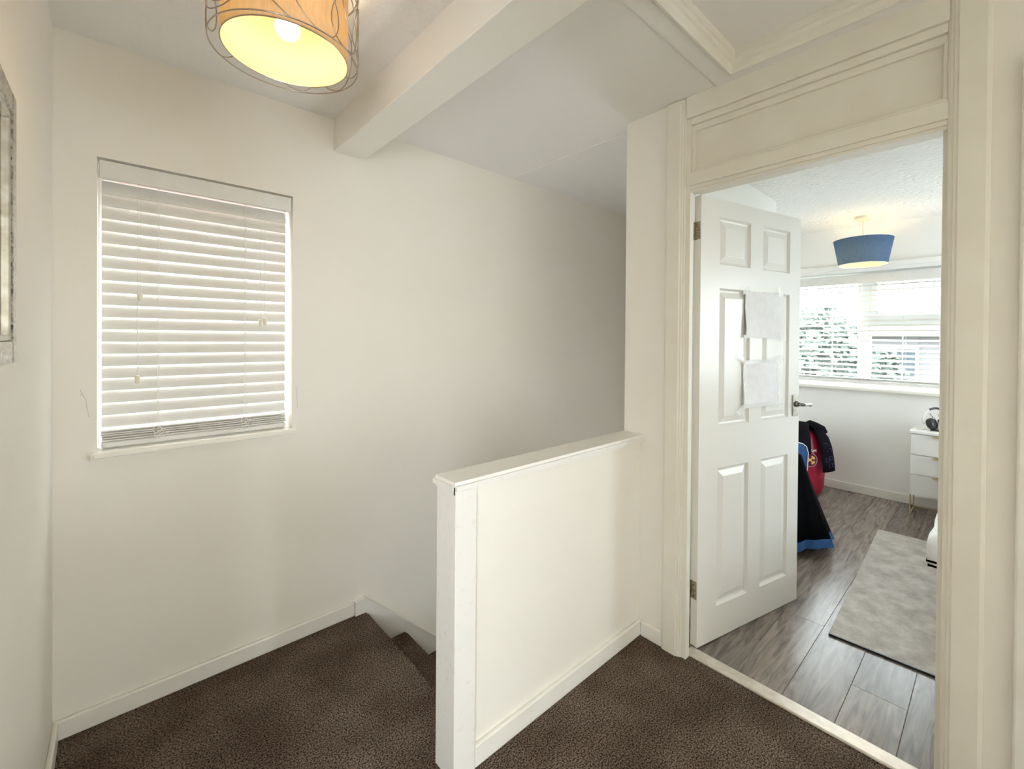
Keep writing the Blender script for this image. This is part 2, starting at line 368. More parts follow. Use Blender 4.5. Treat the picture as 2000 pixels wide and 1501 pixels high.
# ceilings: landing with the loft hatch cut out, stairs, bedroom
HX0, HX1, HY0, HY1 = .95, 1.652, -.02, .685
struct(obj('ceiling', boxes(((XL, YF, HC), (HX0 - .03, YW, HC + .1)), ((HX1 + .03, YF, HC), (XD2, YW, HC + .1)), ((HX0 - .03, YF, HC), (HX1 + .03, HY0 - .03, HC + .1)), ((HX0 - .03, HY1 + .03, HC), (HX1 + .03, YW, HC + .1))), M['ceil_stair']))
cs = struct(obj('ceiling_stairs', boxes(((XD2, YP, HC), (3.44, YW, HC + .1))), M['ceil_stair']))
bm = bmesh.new(); tube(bm, [(1.832, YP + .001, HC), (1.832, (YP + YW) / 2, HC + .001), (1.832, YW, HC)], .005, 8)
obj('seam', bm, M['seam'], cs)
struct(obj('ceiling_bedroom', boxes(((XD2, BYR, HC), (BX, 1.150, HC + .1)), ((3.52, 1.150, HC), (BX, YW, HC + .1))), M['artex']))
# stippled field of the landing ceiling beside the beam
XB0, XB1, HB = .737, .8816, 2.227
struct(obj('ceiling_landing', boxes(((XL, YF, HC - .004), (XB0, YW, HC))), M['ceil']))
bm = boxes(((XB0, YF, HB), (XB1, YW, HC))); bevel(bm, .004, 2)
struct(obj('ceiling_beam', bm, M['wall']))

# loft hatch
def ring_profile(bm, x0, x1, y0, y1, prof):
    loops = []
    for e, z in prof:
        loops.append([bm.verts.new(c) for c in ((x0 - e, y0 - e, z), (x1 + e, y0 - e, z), (x1 + e, y1 + e, z), (x0 - e, y1 + e, z))])
    for A, B in zip(loops, loops[1:] + loops[:1]):
        for k in range(4): bm.faces.new((A[k], A[(k + 1) % 4], B[(k + 1) % 4], B[k]))
    return bm
hatch = struct(empty('trim_1', ((HX0 + HX1) / 2, (HY0 + HY1) / 2, HC)))
hatch['label'] = 'moulded white frame around the loft hatch panel in the ceiling'
def put(o, parent):
    o.parent = parent; o.matrix_parent_inverse = parent_matrix(parent).inverted(); return o
def parent_matrix(p):
    m = Matrix.LocRotScale(p.location, p.rotation_euler, None)
    return m
o = obj('hatch_panel', bbox((HX0 - .002, HY0 - .002, 2.428), (HX1 + .002, HY1 + .002, 2.446), .002), M['ceil_stair']); put(o, hatch)
o = obj('hatch_moulding', ring_profile(bmesh.new(), HX0, HX1, HY0, HY1,
        [(0, 2.43), (0, 2.403), (.006, 2.400), (.009, 2.388), (.016, 2.384), (.019, 2.366), (.026, 2.358), (.034, 2.360), (.040, 2.368), (.040, 2.43)]), M['frame']); put(o, hatch)
o = obj('hatch_surround', ring_profile(bmesh.new(), HX0, HX1, HY0, HY1, [(.041, 2.3795), (.041, 2.3712), (.1055, 2.3712), (.1075, 2.3795)]), M['ceil_stair']); put(o, hatch)

# ------------------------------------------------------------------ half wall beside the stairs
XH, YH, YHB, HCAP = .742, 1.125, YP - .0005, .9226
hw = struct(empty('wall_half', (1.25, 1.18, 0)))
hw['label'] = 'low white half wall with a rounded cap guarding the stairs'
def hput(name, bm, m, **k): return put(obj(name, bm, m, **k), hw)
hput('core', boxes(((XH + .078, YH + .018, -.2), (XD, YHB, HCAP - .034))), M['wall'])
hput('end_post', bbox((XH, YH, -.2), (XH + .079, YHB + .001, HCAP - .033), .003), M['post'])
cap = bmesh.new(); box(cap, (XH - .014, YH - .013, HCAP - .034), (XD, YHB + .013, HCAP))
bmesh.ops.bevel(cap, geom=[e for e in cap.edges if not all(v.co.x > XD - .001 for v in e.verts)], offset=.010, segments=4, affect='EDGES')
hput('cap', cap, M['post'], smooth=False)
hput('corner_split', boxes(((XH - .0125, YH - .0118, HCAP - .033), (XH - .010, YH - .0088, HCAP - .011))), M['black'])
hput('baseboard', bbox((XH + .080, YH + .001, 0), (XD, YH + .0175, .068), .004), M['gloss'])

# ------------------------------------------------------------------ skirting and stair string
struct(obj('baseboard_back', bbox((XL, YW - .015, 0), (.842, YW, .066), .005), M['gloss']))
struct(obj('baseboard_left', bbox((XL, .60, 0), (XL + .015, YW - .0155, .066), .005), M['gloss']))
struct(obj('baseboard_right', bbox((XD - .014, 1.0185, 0), (XD, YH + .0005, .066), .004), M['gloss']))
struct(obj('baseboard_bedroom_far', bbox((BX - .016, BYR, 0), (BX, YW, .075), .005), M['gloss']))
struct(obj('baseboard_bedroom_left', bbox((XD2, 1.135, 0), (3.44, 1.150, .075), .005), M['gloss']))
zt = lambda x: .068 - .93 * (x - .888)
bm = prism(bmesh.new(), [(.843, -.05), (.843, .058), (.852, .060), (.888, .068), (3.43, zt(3.43)), (3.43, zt(3.43) - .34), (.93, -.30), (.888, -.19)], 1, YW - .022, YW)
string = struct(obj('trim_2', bm, M['gloss']))
bm = prism(bmesh.new(), [(.843, .058), (.843, .066), (.888, .076), (3.43, zt(3.43) + .008), (3.43, zt(3.43)), (.888, .068)], 1, YW - .027, YW)
obj('string_capping', bm, M['gloss'], string)

# ------------------------------------------------------------------ stairs (carpeted)
st = empty('staircase', (NX, (YP + YW) / 2, 0)); tag(st, 'straight flight of stairs in dark brown carpet going down', 'stairs')
for k in range(1, 13):
    x0 = NX - .03 + .21 * (k - 1); x1 = NX + .21 * k; z = -.19 * k
    bm = boxes(((x0, YP + .002, z - .03), (x1, YW - .022, z)))
    bmesh.ops.bevel(bm, geom=[e for e in bm.edges if all(v.co.x > x1 - .001 for v in e.verts) and abs(e.verts[0].co.z - e.verts[1].co.z) < .001], offset=.012, segments=3, affect='EDGES')
    put(obj('tread', bm, M['carpet']), st)
    xr = NX - .03 + .21 * (k - 1)
    put(obj('riser', boxes(((xr - .005, YP + .002, z), (xr + .014, YW - .022, z + .158))), M['carpet']), st)
bm = boxes(((NX - .012, YP - .02, -.03), (NX, YW - .022, 0)))
bmesh.ops.bevel(bm, geom=[e for e in bm.edges if all(v.co.x > NX - .001 for v in e.verts) and abs(e.verts[0].co.z - e.verts[1].co.z) < .001], offset=.011, segments=3, affect='EDGES')
put(obj('nosing', bm, M['carpet']), st)
struct(obj('floor_lower', boxes(((NX, YP, LOW - .1), (3.52, YW, LOW))), M['carpet']))

# ------------------------------------------------------------------ bedroom door frame with panel above
fr = struct(empty('trim_3', (XD, .5, 0)))
fr['label'] = 'cream painted door frame with a solid panel above the opening'
def fput(name, bm, m='frame', **k): return put(obj(name, bm, M[m], **k), fr)
YA, YB = .908, .115                                            # clear opening
def arch(yi, s):      # architrave, moulded profile seen from above; yi inner edge, s=+1 runs to +y
    pts = [(XD + .001, yi), (XD - .006, yi), (XD - .009, yi + s * .004), (XD - .009, yi + s * .009), (XD - .014, yi + s * .012), (XD - .014, yi + s * .018), (XD - .019, yi + s * .022),
           (XD - .019, yi + s * .078), (XD - .015, yi + s * .0875), (XD + .001, yi + s * .0875)]
    return prism(bmesh.new(), pts, 2, 0, HC - .004)
fput('architrave', arch(.929, 1)); fput('architrave', arch(.113, -1))
fput('jamb', boxes(((XD - .004, YA, -.03), (1.786, FY1 + .003, HC)), ((1.786, .943, -.03), (XD2 + .001, FY1 + .003, 1.998)), ((1.786, YA, 1.998), (XD2 + .001, FY1 + .003, HC)))); fput('jamb', boxes(((XD - .004, FY0 - .003, -.03), (XD2 + .002, YB, HC))))
fput('door_stop', bbox((XD + .022, YB, 0), (XD + .050, YB + .011, 1.9905), .002))
fput('door_stop', bbox((XD + .0, YB, 1.98), (XD + .026, YA, 1.9905), .002))
fput('transom_rail', bbox((XD - .012, YB - .002, 2.006), (XD2 + .002, YA + .016, 2.058), .002))
fput('transom_bead', bbox((XD - .006, YB, 1.990), (XD2 + .002, YA, 2.0065), .003))
fput('transom_panel', bbox((XD + .022, YB - .002, 2.055), (XD + .034, YA + .002, 2.30), .001))
def bead_y(z0, z1, x0): return bbox((x0, YB, z0), (XD + .023, YA, z1), .003)
fput('bead', bead_y(2.058, 2.072, XD - .002)); fput('bead', bead_y(2.236, 2.262, XD + .008)); fput('bead', bead_y(2.262, 2.290, XD - .004))
fput('bead', bbox((XD + .004, YA - .014, 2.072), (XD + .023, YA, 2.237), .003)); fput('bead', bbox((XD + .004, YB, 2.072), (XD + .023, YB + .012, 2.237), .003))
fput('top_rail', bbox((XD - .014, YB - .002, 2.290), (XD2 + .002, YA + .016, HC), .002))
fput('threshold_strip', bbox((1.788, YB - .02, -.004), (1.846, YA + .02, .008), .004), 'threshold')

# ------------------------------------------------------------------ the open bedroom door
ang = math.radians(-13.68)
door = struct(empty('door_1', (1.850, .905, 0), ang))
door['label'] = 'white six-panel door standing open into the bedroom'
DL, DZ0, DZ1, DT = .762, .005, 1.991, .035
U_C = [0, .126, .348, .444, .668, DL]; Z_C = [DZ0, .153, .778, .966, 1.592, 1.699, 1.913, DZ1]
def leaf_skin(bm, yv, sgn):
    # sgn -1: face towards -y (seen from the landing)
    def q(pts): bm.faces.new([bm.verts.new(p) for p in pts])
    for i in range(5):
        for j in range(7):
            a, b, c, d = U_C[i], U_C[i + 1], Z_C[j], Z_C[j + 1]
            if i in (1, 3) and j in (1, 3, 5):
                steps = [(0, 0), (.009, .011), (.016, .012)]
                L = [[bm.verts.new((x, yv - sgn * dd, z)) for x, z in ((a + e, c + e), (b - e, c + e), (b - e, d - e), (a + e, d - e))] for e, dd in steps]
                for A, B in zip(L, L[1:]):
                    for k in range(4): bm.faces.new((A[k], A[(k + 1) % 4], B[(k + 1) % 4], B[k]))
                bm.faces.new(L[-1])
            else: q(((a, yv, c), (b, yv, c), (b, yv, d), (a, yv, d)))
bm = bmesh.new(); leaf_skin(bm, 0, -1); leaf_skin(bm, DT, 1)
for lo, hi in (((0, 0, DZ0), (0, DT, DZ1)), ((DL, 0, DZ0), (DL, DT, DZ1))):
    bm.faces.new([bm.verts.new(p) for p in ((lo[0], 0, DZ0), (lo[0], DT, DZ0), (lo[0], DT, DZ1), (lo[0], 0, DZ1))])
for z in (DZ0, DZ1): bm.faces.new([bm.verts.new(p) for p in ((0, 0, z), (DL, 0, z), (DL, DT, z), (0, DT, z))])
bmesh.ops.remove_doubles(bm, verts=list(bm.verts), dist=1e-5)
obj('door_leaf', bm, M['door'], door)
for i in (1, 3):
    for j in (1, 3, 5):
        a, b, c, d = U_C[i] + .016, U_C[i + 1] - .016, Z_C[j] + .016, Z_C[j + 1] - .016
        for yv, s in ((.012, -1), (DT - .012, 1)):
            bm = bmesh.new()
            L = [[bm.verts.new((x, yv + s * dd, z)) for x, z in ((a + e, c + e), (b - e, c + e), (b - e, d - e), (a + e, d - e))] for e, dd in ((0, 0), (.026, .0085), (.028, .0088))]
            for A, B in zip(L, L[1:]):
                for k in range(4): bm.faces.new((A[k], A[(k + 1) % 4], B[(k + 1) % 4], B[k]))
            bm.faces.new(L[-1]); bm.faces.new(L[0][::-1])
            obj('panel', bm, M['door'], door)
# hinges on the hanging edge
for zc in (1.838, .253):
    h = obj('hinge', bbox((-.0025, .004, zc - .039), (.0005, .032, zc + .039), .0005), M['hinge'], door); h['label'] = 'worn nickel butt hinge'
    bm = bmesh.new(); lathe(bm, [(.0055, -.039), (.0055, .039)], (-.006, .0365, zc), 12, True, True); obj('knuckle', bm, M['hinge'], h)
    bm = bmesh.new()
    for dz in (-.025, .0, .025): lathe(bm, [(.0035, -.0015), (.0035, .0015)], (-.003, .016, zc + dz), 8, True, True)
    obj('screw', bm, M['dark_metal'], h)
# lever handle on a backplate, both sides
for s, yv in ((-1, 0), (1, DT)):
    hp = obj('handle_plate', bbox((.700, min(yv, yv + s * .007), .970), (.750, max(yv, yv + s * .007), 1.078), .002), M['chrome'], door); hp['label'] = 'chrome lever handle on a square backplate'
    bm = bmesh.new(); yy = yv + s * .04
    tube(bm, [(.728, yv + s * .005, 1.030), (.728, yv + s * .03, 1.030), (.729, yy, 1.030), (.734, yy + s * .004, 1.030), (.758, yy + s * .004, 1.028), (.780, yy + s * .003, 1.026), (.795, yy, 1.025)], .007, 10, radii=[.011, .009, .0085, .008, .0065, .006, .009])
    obj('lever', bm, M['dark_metal'], hp, smooth=True)
    bm = bmesh.new(); lathe(bm, [(.013, 0), (.016, .004), (.012, .012)], (0, 0, 0), 16, True, True)
    bmesh.ops.rotate(bm, verts=list(bm.verts), cent=(0, 0, 0), matrix=Matrix.Rotation(s * -PI / 2, 3, 'X'))
    bmesh.ops.translate(bm, verts=list(bm.verts), vec=(.728, yv + s * .006, 1.030)); obj('rose', bm, M['dark_metal'], hp, smooth=True)
# sheets of paper taped on
def sheet(name, u0, u1, z0, z1, seed, label, tapes):
    rnd = random.Random(seed); e = empty(name, (1.850, .905, 0), ang); tag(e, label, 'paper', 'papers taped to the open door')
    bm = bmesh.new(); NXs, NZs = 22, 16
    g = [[None] * (NZs + 1) for _ in range(NXs + 1)]
    ph = [rnd.uniform(0, 6) for _ in range(6)]
    for i in range(NXs + 1):
        for j in range(NZs + 1):
            a, b = i / NXs, j / NZs
            dy = .0035 + .0022 * math.sin(5 * a + 3 * b + ph[0]) + .0016 * math.sin(11 * a - 7 * b + ph[1]) + .0022 * abs(math.sin(4 * (a - b) + ph[2])) + .003 * max(0, .35 - a) * (1 - b)
            xx = u0 + (u1 - u0) * a + .0012 * math.sin(20 * b + ph[3]); zz = z0 + (z1 - z0) * b + .0012 * math.sin(17 * a + ph[4])
            g[i][j] = bm.verts.new((xx, -.0015 - max(0, dy), zz))
    for i in range(NXs):
        for j in range(NZs): bm.faces.new((g[i][j], g[i + 1][j], g[i + 1][j + 1], g[i][j + 1]))
    obj('sheet', bm, M['paper'], e, smooth=True)
    for (tu, tz, tw, th, tr) in tapes:
        bm = bmesh.new(); n = 6
        A = []
        for i in range(n + 1):
            for j in range(3):
                a, b = i / n - .5, j / 2 - .5
                x, z = a * tw, b * th
                x, z = x * math.cos(tr) - z * math.sin(tr), x * math.sin(tr) + z * math.cos(tr)
                A.append(bm.verts.new((tu + x, -.0105 - .0015 * math.sin(9 * a + 5 * b) - rnd.uniform(0, .0015), tz + z)))
        for i in range(n):
            for j in range(2): bm.faces.new((A[i * 3 + j], A[i * 3 + 3 + j], A[i * 3 + 4 + j], A[i * 3 + 1 + j]))
        obj('tape', bm, M['tape'], e, smooth=True)
sheet('paper_sheet', .304, .601, 1.370, 1.589, 3, 'plain white paper taped to the door, the upper of two sheets',
      [(.300, 1.590, .05, .02, .5), (.565, 1.60, .022, .05, 0), (.600, 1.372, .05, .03, .1), (.575, 1.385, .03, .035, .6), (.298, 1.375, .02, .02, .3)])
sheet('paper_sheet', .297, .577, 1.038, 1.256, 11, 'creased white paper with untidy tape, the lower of two sheets on the door',
      [(.285, 1.265, .05, .02, -.8), (.43, 1.256, .26, .018, .01), (.575, 1.262, .045, .03, .6), (.291, 1.15, .014, .2, .02), (.42, 1.048, .27, .018, .02), (.563, 1.13, .014, .2, -.02), (.27, 1.03, .05, .03, .7), (.585, 1.05, .04, .02, -.5)])

# ------------------------------------------------------------------ the neighbouring door (its frame edge shows)
d2 = struct(empty('door_2', (XD, -.48, 0)))
d2['label'] = 'closed white door beside the bedroom doorway'
def dput(name, bm, m='gloss'): return put(obj(name, bm, M[m]), d2)
for y0, y1 in ((-.105, -.0302), (-.94, -.865)):
    dput('architrave', bbox((XD - .019, y0, 0), (XD, y1, 2.12), .006, 3))
dput('architrave', bbox((XD - .019, -.865, 2.06), (XD, -.105, 2.12), .004))
bm = boxes(((XD + .03, -.862, .012), (XD + .066, -.108, 2.055)))
for c, d in ((.175, .79), (.973, 1.587), (1.69, 1.9)):
    for a in (-.74, -.42): box(bm, (XD + .026, a, c), (XD + .031, a + .2, d))
dput('door_leaf', bm, 'door')

# ------------------------------------------------------------------ windows
def window_frame(parent_name, label, rects, panes, mt='pvc'):
    e = struct(empty(parent_name)); e['label'] = label
    for n, lo, hi in rects: obj(n, bbox(lo, hi, .004), M[mt], e)
    for lo, hi in panes: obj('pane', boxes((lo, hi)), M['glass'], e)
    return e
fy0, fy1 = YW + .155, YW + .215
w1 = window_frame('window_1', 'small white framed window behind the lowered blind on the landing',
    [('frame', (WX0, fy0, WZ0), (WX0 + .05, fy1, WZ1)), ('frame', (WX1 - .05, fy0, WZ0), (WX1, fy1, WZ1)), ('frame', (WX0 + .05, fy0, WZ0), (WX1 - .05, fy1, WZ0 + .05)), ('frame', (WX0 + .05, fy0, WZ1 - .05), (WX1 - .05, fy1, WZ1))],
    [((WX0 + .05, fy0 + .025, WZ0 + .05), (WX1 - .05, fy0 + .031, WZ1 - .05))])
sill = bmesh.new(); box(sill, (-.067, YW - .030, .924), (.580, YW, .9505)); 
bmesh.ops.bevel(sill, geom=[e for e in sill.edges if all(v.co.y < YW - .02 for v in e.verts)], offset=.009, segments=3, affect='EDGES')
box(sill, (WX0 + .0005, YW, .924), (WX1 - .0005, fy0, .9505))
obj('window_sill', sill, M['gloss'], w1)
bx0, bx1 = BX + .11, BX + .17
BZ0, BZ1 = .945, 1.972
w2 = window_frame('window_2', 'wide white casement window in the bedroom with a top opening light',
    [('frame', (bx0, -.05, BZ0), (bx1, .005, BZ1)), ('frame', (bx0, 1.695, BZ0), (bx1, 1.75, BZ1)), ('frame', (bx0, .005, BZ0), (bx1, 1.695, BZ0 + .055)), ('frame', (bx0, .005, BZ1 - .055), (bx1, 1.695, BZ1)),
     ('mullion', (bx0 - .005, .812, BZ0 + .055), (bx1, .905, BZ1 - .055)), ('transom', (bx0 - .004, .005, 1.505), (bx1, .812, 1.585)),
     ('sash', (bx0 - .01, .765, 1.585), (bx1 - .01, .812, 1.917)), ('sash', (bx0 - .01, .005, 1.585), (bx1 - .01, .765, 1.632)), ('sash', (bx0 - .01, .005, 1.88), (bx1 - .01, .765, 1.917))],
    [((bx0 + .03, .905, BZ0 + .055), (bx0 + .036, 1.695, BZ1 - .055)), ((bx0 + .03, .005, BZ0 + .055), (bx0 + .036, .812, 1.505)), ((bx0 + .02, .005, 1.632), (bx0 + .026, .765, 1.88))])
obj('window_sill', bbox((BX - .045, -.09, .915), (bx0, 1.79, .944), .008), M['gloss'], w2)
hh = obj('window_handle', bbox((bx0 - .03, .36, 1.60), (bx0 - .012, .50, 1.615), .004), M['pvc'], w2)
w3 = window_frame('window_added', 'unseen window added to brighten the bedroom, in the wall across from the open door',
    [('frame', (3.4, BYR - .09, .9), (3.46, BYR - .03, 2.1)), ('frame', (4.44, BYR - .09, .9), (4.5, BYR - .03, 2.1)), ('frame', (3.46, BYR - .09, .9), (4.44, BYR - .03, .96)), ('frame', (3.46, BYR - .09, 2.04), (4.44, BYR - .03, 2.1))],
    [((3.46, BYR - .063, .96), (4.44, BYR - .057, 2.04))])
obj('trim_4', bbox((BX - .035, -.35, 2.0), (BX, 2.1, 2.045), .006), M['bedwall'])['kind'] = 'structure'

# ------------------------------------------------------------------ Venetian blinds
def slat_mesh(length, width, axis, thick=.0028, camber=.0035):
    bm = bmesh.new(); n = 6; top = []; bot = []
    for k in range(n + 1):
        t = -.5 + k / n; zc = camber * (1 - 4 * t * t)
        top.append((t * width, zc + thick / 2)); bot.append((t * width, zc - thick / 2))
    prof = top + bot[::-1]
    if axis == 0: return prism(bm, prof, 0, 0, length)
    return prism(bm, prof, 1, 0, length)
# landing blind, nearly shut, room edge of each slat turned down
vb = empty('venetian_blind', (.256, YW + .06, .953)); tag(vb, 'white wide-slat blind lowered nearly shut over the landing window', 'blind')
def vput(name, bm, m, parent=None, **k): return put(obj(name, bm, M[m], **k), vb)
BYC = YW + .055
vput('valance', bbox((-.0475, YW + .002, 1.908), (.5600, YW + .014, 1.9705), .003), 'blind')
vput('headrail', bbox((-.040, YW + .03, 1.918), (.552, YW + .085, 1.965), .003), 'pvc')
SX0, SX1 = -.0415, .5475
sl = slat_mesh(SX1 - SX0, .050, 0); first = None
for k in range(20):
    z = 1.888 - .0441 * k
    if first is None:
        first = obj('slat', sl, M['blind'], smooth=False); first.parent = vb; s_ = first
    else: s_ = share('slat', first, vb)
    s_.location = (SX0 - .256, BYC - YW - .06, z - .953); s_.rotation_euler = (math.radians(71 + random.uniform(-1.0, 1.0)), 0, 0)
for k in range(5):
    s_ = share('slat', first, vb, (SX0 - .256 + random.uniform(-.002, .002), BYC - YW - .06, .981 + .0088 * k - .953), (math.radians(random.uniform(2, 7)), 0, 0))
vput('bottom_rail', bbox((SX0, BYC - .026, .955), (SX1, BYC + .026, .974), .004), 'blind')
for xt in (.110, .389):
    bm = bmesh.new()
    for dy in (-.0285, .0285): tube(bm, [(xt, BYC + dy, .985), (xt, BYC + dy, 1.91)], .0007, 6)
    for k in range(20):
        z = 1.888 - .0441 * k; tube(bm, [(xt, BYC - .0285, z - .02), (xt, BYC + .0285, z + .018)], .0006, 5)
    vput('ladder_cord', bm, 'cord')
    bm = bmesh.new(); tube(bm, [(xt + .004, BYC - .031, .985), (xt + .004, BYC - .031, 1.91)], .0009, 6); vput('lift_cord', bm, 'cord')
    # slack loops of cord over the gathered slats
    bm = bmesh.new()
    for q in range(3):
        pts = []
        for i in range(15):
            a = 2 * PI * i / 14; pts.append((xt + .012 * math.cos(a) * (1 + .4 * q) + .006 * q, BYC - .034 - .003 * math.sin(a * 2), 1.004 - .012 * q + .013 * math.sin(a + q)))
        tube(bm, pts, .0012, 6)
    vput('slack_cord', bm, 'cord')
for xc, zt_, yy in ((.053, 1.195, -.012), (.060, 1.497, -.010), (.443, 1.412, -.012), (.459, 1.420, -.015)):
    bm = bmesh.new(); tube(bm, [(xc + .001, YW + .02 + yy, 1.91), (xc, YW + .018 + yy, zt_ + .3 * (1.91 - zt_)), (xc, YW + .016 + yy, zt_ + .01)], .0008, 6)
    c_ = vput('pull_cord', bm, 'cord')
    bm = bmesh.new(); lathe(bm, [(.0035, .018), (.0075, .015), (.008, .010), (.0065, -.006), (.006, -.011), (.004, -.012)], (xc, YW + .016 + yy, zt_), 12, True, True)
    t_ = obj('tassel', bm, M['ivory'], smooth=True); t_.parent = c_; 
# bedroom blind, slats level
vb2 = empty('venetian_blind', (BX + .04, .85, .95)); tag(vb2, 'white blind with open level slats over the bedroom window', 'blind')
def v2(name, bm, m): return put(obj(name, bm, M[m]), vb2)
LX = BX + .045; LY0, LY1 = -.035, 1.735
v2('valance', bbox((BX + .004, LY0 - .01, 1.872), (BX + .014, LY1 + .01, 1.955), .003), 'blind')
v2('headrail', bbox((BX + .018, LY0, 1.90), (BX + .07, LY1, 1.955), .003), 'pvc')
s2 = slat_mesh(LY1 - LY0, .050, 1); f2 = None
for k in range(19):
    z = 1.852 - .0445 * k
    if f2 is None: f2 = obj('slat', s2, M['blind']); f2.parent = vb2; s_ = f2
    else: s_ = share('slat', f2, vb2)
    s_.location = (LX - BX - .04, LY0 - .85, z - .95); s_.rotation_euler = (0, math.radians(-17 + random.uniform(-1, 1)), 0)
for k in range(3): share('slat', f2, vb2, (LX - BX - .04, LY0 - .85, 1.005 + .008 * k - .95))
v2('bottom_rail', bbox((LX - .026, LY0, .975), (LX + .026, LY1, 1.0), .004), 'blind')
for yt in (1.50, 1.09, .86, .58, .345, .06):
    bm = bmesh.new()
    for dx in (-.028, .028): tube(bm, [(LX + dx, yt, .98), (LX + dx, yt, 1.90)], .0016, 6)
    tube(bm, [(LX, yt, .98), (LX, yt, 1.90)], .0014, 6)
    v2('ladder_cord', bm, 'cord')

# ------------------------------------------------------------------ landing pendant: linen drum inside a wire cage
LXc, LYc = .3316, 1.3267
lamp = empty('pendant_lamp', (LXc, LYc, HC)); tag(lamp, 'lit beige linen drum pendant inside a curly bronze wire cage', 'lamp')
def lput(name, bm, m, **k): return put(obj(name, bm, M[m], **k), lamp)
bm = bmesh.new(); lathe(bm, [(.045, -.004), (.045, -.018), (.036, -.026), (.008, -.030)], (LXc, LYc, HC), 32, True, True); lput('ceiling_rose', bm, 'ivory', smooth=False)
bm = bmesh.new(); tube(bm, [(LXc, LYc, HC - .028), (LXc, LYc, 2.27)], .0035, 8); lput('flex', bm, 'ivory')
bm = bmesh.new(); lathe(bm, [(.012, .05), (.018, .045), (.018, .0), (.015, -.006)], (LXc, LYc, 2.225), 20, True, True); lput('lamp_holder', bm, 'ivory', smooth=False)
bm = bmesh.new(); lathe(bm, [(.1475, 0), (.1475, .195)], (LXc, LYc, 2.1137), 64); lput('shade_lining', bm, 'lining', smooth=True)
bm = bmesh.new(); lathe(bm, [(.1500, 0), (.1500, .195)], (LXc, LYc, 2.1137), 64)
ls = lput('lamp_shade', bm, 'shade', smooth=True)
bm = bmesh.new()
for z in (2.1137, 2.3087):
    tube(bm, [(LXc + .1492 * math.cos(2 * PI * k / 48), LYc + .1492 * math.sin(2 * PI * k / 48), z) for k in range(48)], .0016, 6, True)
for k in range(3): a = 2 * PI * k / 3 + .4; tube(bm, [(LXc + .018 * math.cos(a), LYc + .018 * math.sin(a), 2.262), (LXc + .149 * math.cos(a), LYc + .149 * math.sin(a), 2.300)], .0014, 6)
lput('shade_frame', bm, 'wire')
bm = bmesh.new(); lathe(bm, [(.012, .055), (.014, .040), (.024, .020), (.0305, 0), (.029, -.012), (.022, -.023), (.011, -.030), (.002, -.032)], (LXc, LYc, 2.188), 28, True, True); lput('bulb', bm, 'bulb', smooth=True)
RC = .175; CZ0, CZ1 = 2.1082, 2.325
for z in (CZ0, CZ1):
    bm = bmesh.new(); tube(bm, [(LXc + RC * math.cos(2 * PI * k / 72), LYc + RC * math.sin(2 * PI * k / 72), z) for k in range(72)], .0017, 8, True); lput('cage_ring', bm, 'wire', smooth=True)
rl = random.Random(5)
for i in range(15):
    a0 = 2 * PI * i / 15 + rl.uniform(-.1, .1); hw_ = rl.uniform(.42, .62); zc = rl.uniform(2.19, 2.235); hz = rl.uniform(.080, .10); tilt = rl.uniform(-.5, .5)
    pts = []
    for k in range(40):
        t = 2 * PI * k / 40; da = hw_ * math.cos(t); dz = max(CZ0, min(CZ1, zc + hz * math.sin(t + tilt * .8)))
        pts.append((LXc + (RC + .0015) * math.cos(a0 + da), LYc + (RC + .0015) * math.sin(a0 + da), dz))
    bm = bmesh.new(); tube(bm, pts, .0015, 6, True); lput('cage_loop', bm, 'wire', smooth=True)

# ------------------------------------------------------------------ mirror on the near wall
MY0, MY1, MZ0, MZ1 = .66, 1.208, 1.308, 1.776
mir = empty('wall_mirror', (XL, (MY0 + MY1) / 2, MZ0)); tag(mir, 'wall mirror in a glittery crushed-crystal silver frame reflecting the blind', 'mirror')
put(obj('mirror_glass', boxes(((XL + .002, MY0 + .04, MZ0 + .04), (XL + .012, MY1 - .04, MZ1 - .04))), M['mirror']), mir)
FWm = .040
for lo, hi in (((XL, MY0, MZ0), (XL + .026, MY0 + FWm, MZ1)), ((XL, MY1 - FWm, MZ0), (XL + .026, MY1, MZ1)), ((XL, MY0 + FWm, MZ0), (XL + .026, MY1 - FWm, MZ0 + FWm)), ((XL, MY0 + FWm, MZ1 - FWm), (XL + .026, MY1 - FWm, MZ1))):
    put(obj('frame', bbox(lo, hi, .004, 2), M['glitter']), mir)
for lo, hi in (((XL + .012, MY1 - FWm - .010, MZ0 + FWm), (XL + .024, MY1 - FWm, MZ1 - FWm)), ((XL + .012, MY0 + FWm, MZ0 + FWm), (XL + .024, MY0 + FWm + .01, MZ1 - FWm)),
               ((XL + .012, MY0 + FWm + .01, MZ0 + FWm), (XL + .024, MY1 - FWm - .01, MZ0 + FWm + .01)), ((XL + .012, MY0 + FWm + .01, MZ1 - FWm - .01), (XL + .024, MY1 - FWm - .01, MZ1 - FWm))):
    put(obj('inner_slip', bbox(lo, hi, .002), M['chrome']), mir)

# hairline cracks in the plaster beside the window
def crack(pts):
    bm = bmesh.new(); tube(bm, [(x, YW - .0002, z) for x, z in pts], .0005, 5); obj('crack', bm, M['crack'], wall_back)
crack([(-.093, 1.171), (-.089, 1.158), (-.092, 1.150)]); crack([(-.089, 1.158), (-.079, 1.135), (-.076, 1.105), (-.071, 1.075)])
crack([(.574, 1.135), (.584, 1.130), (.583, 1.10), (.586, 1.04)])

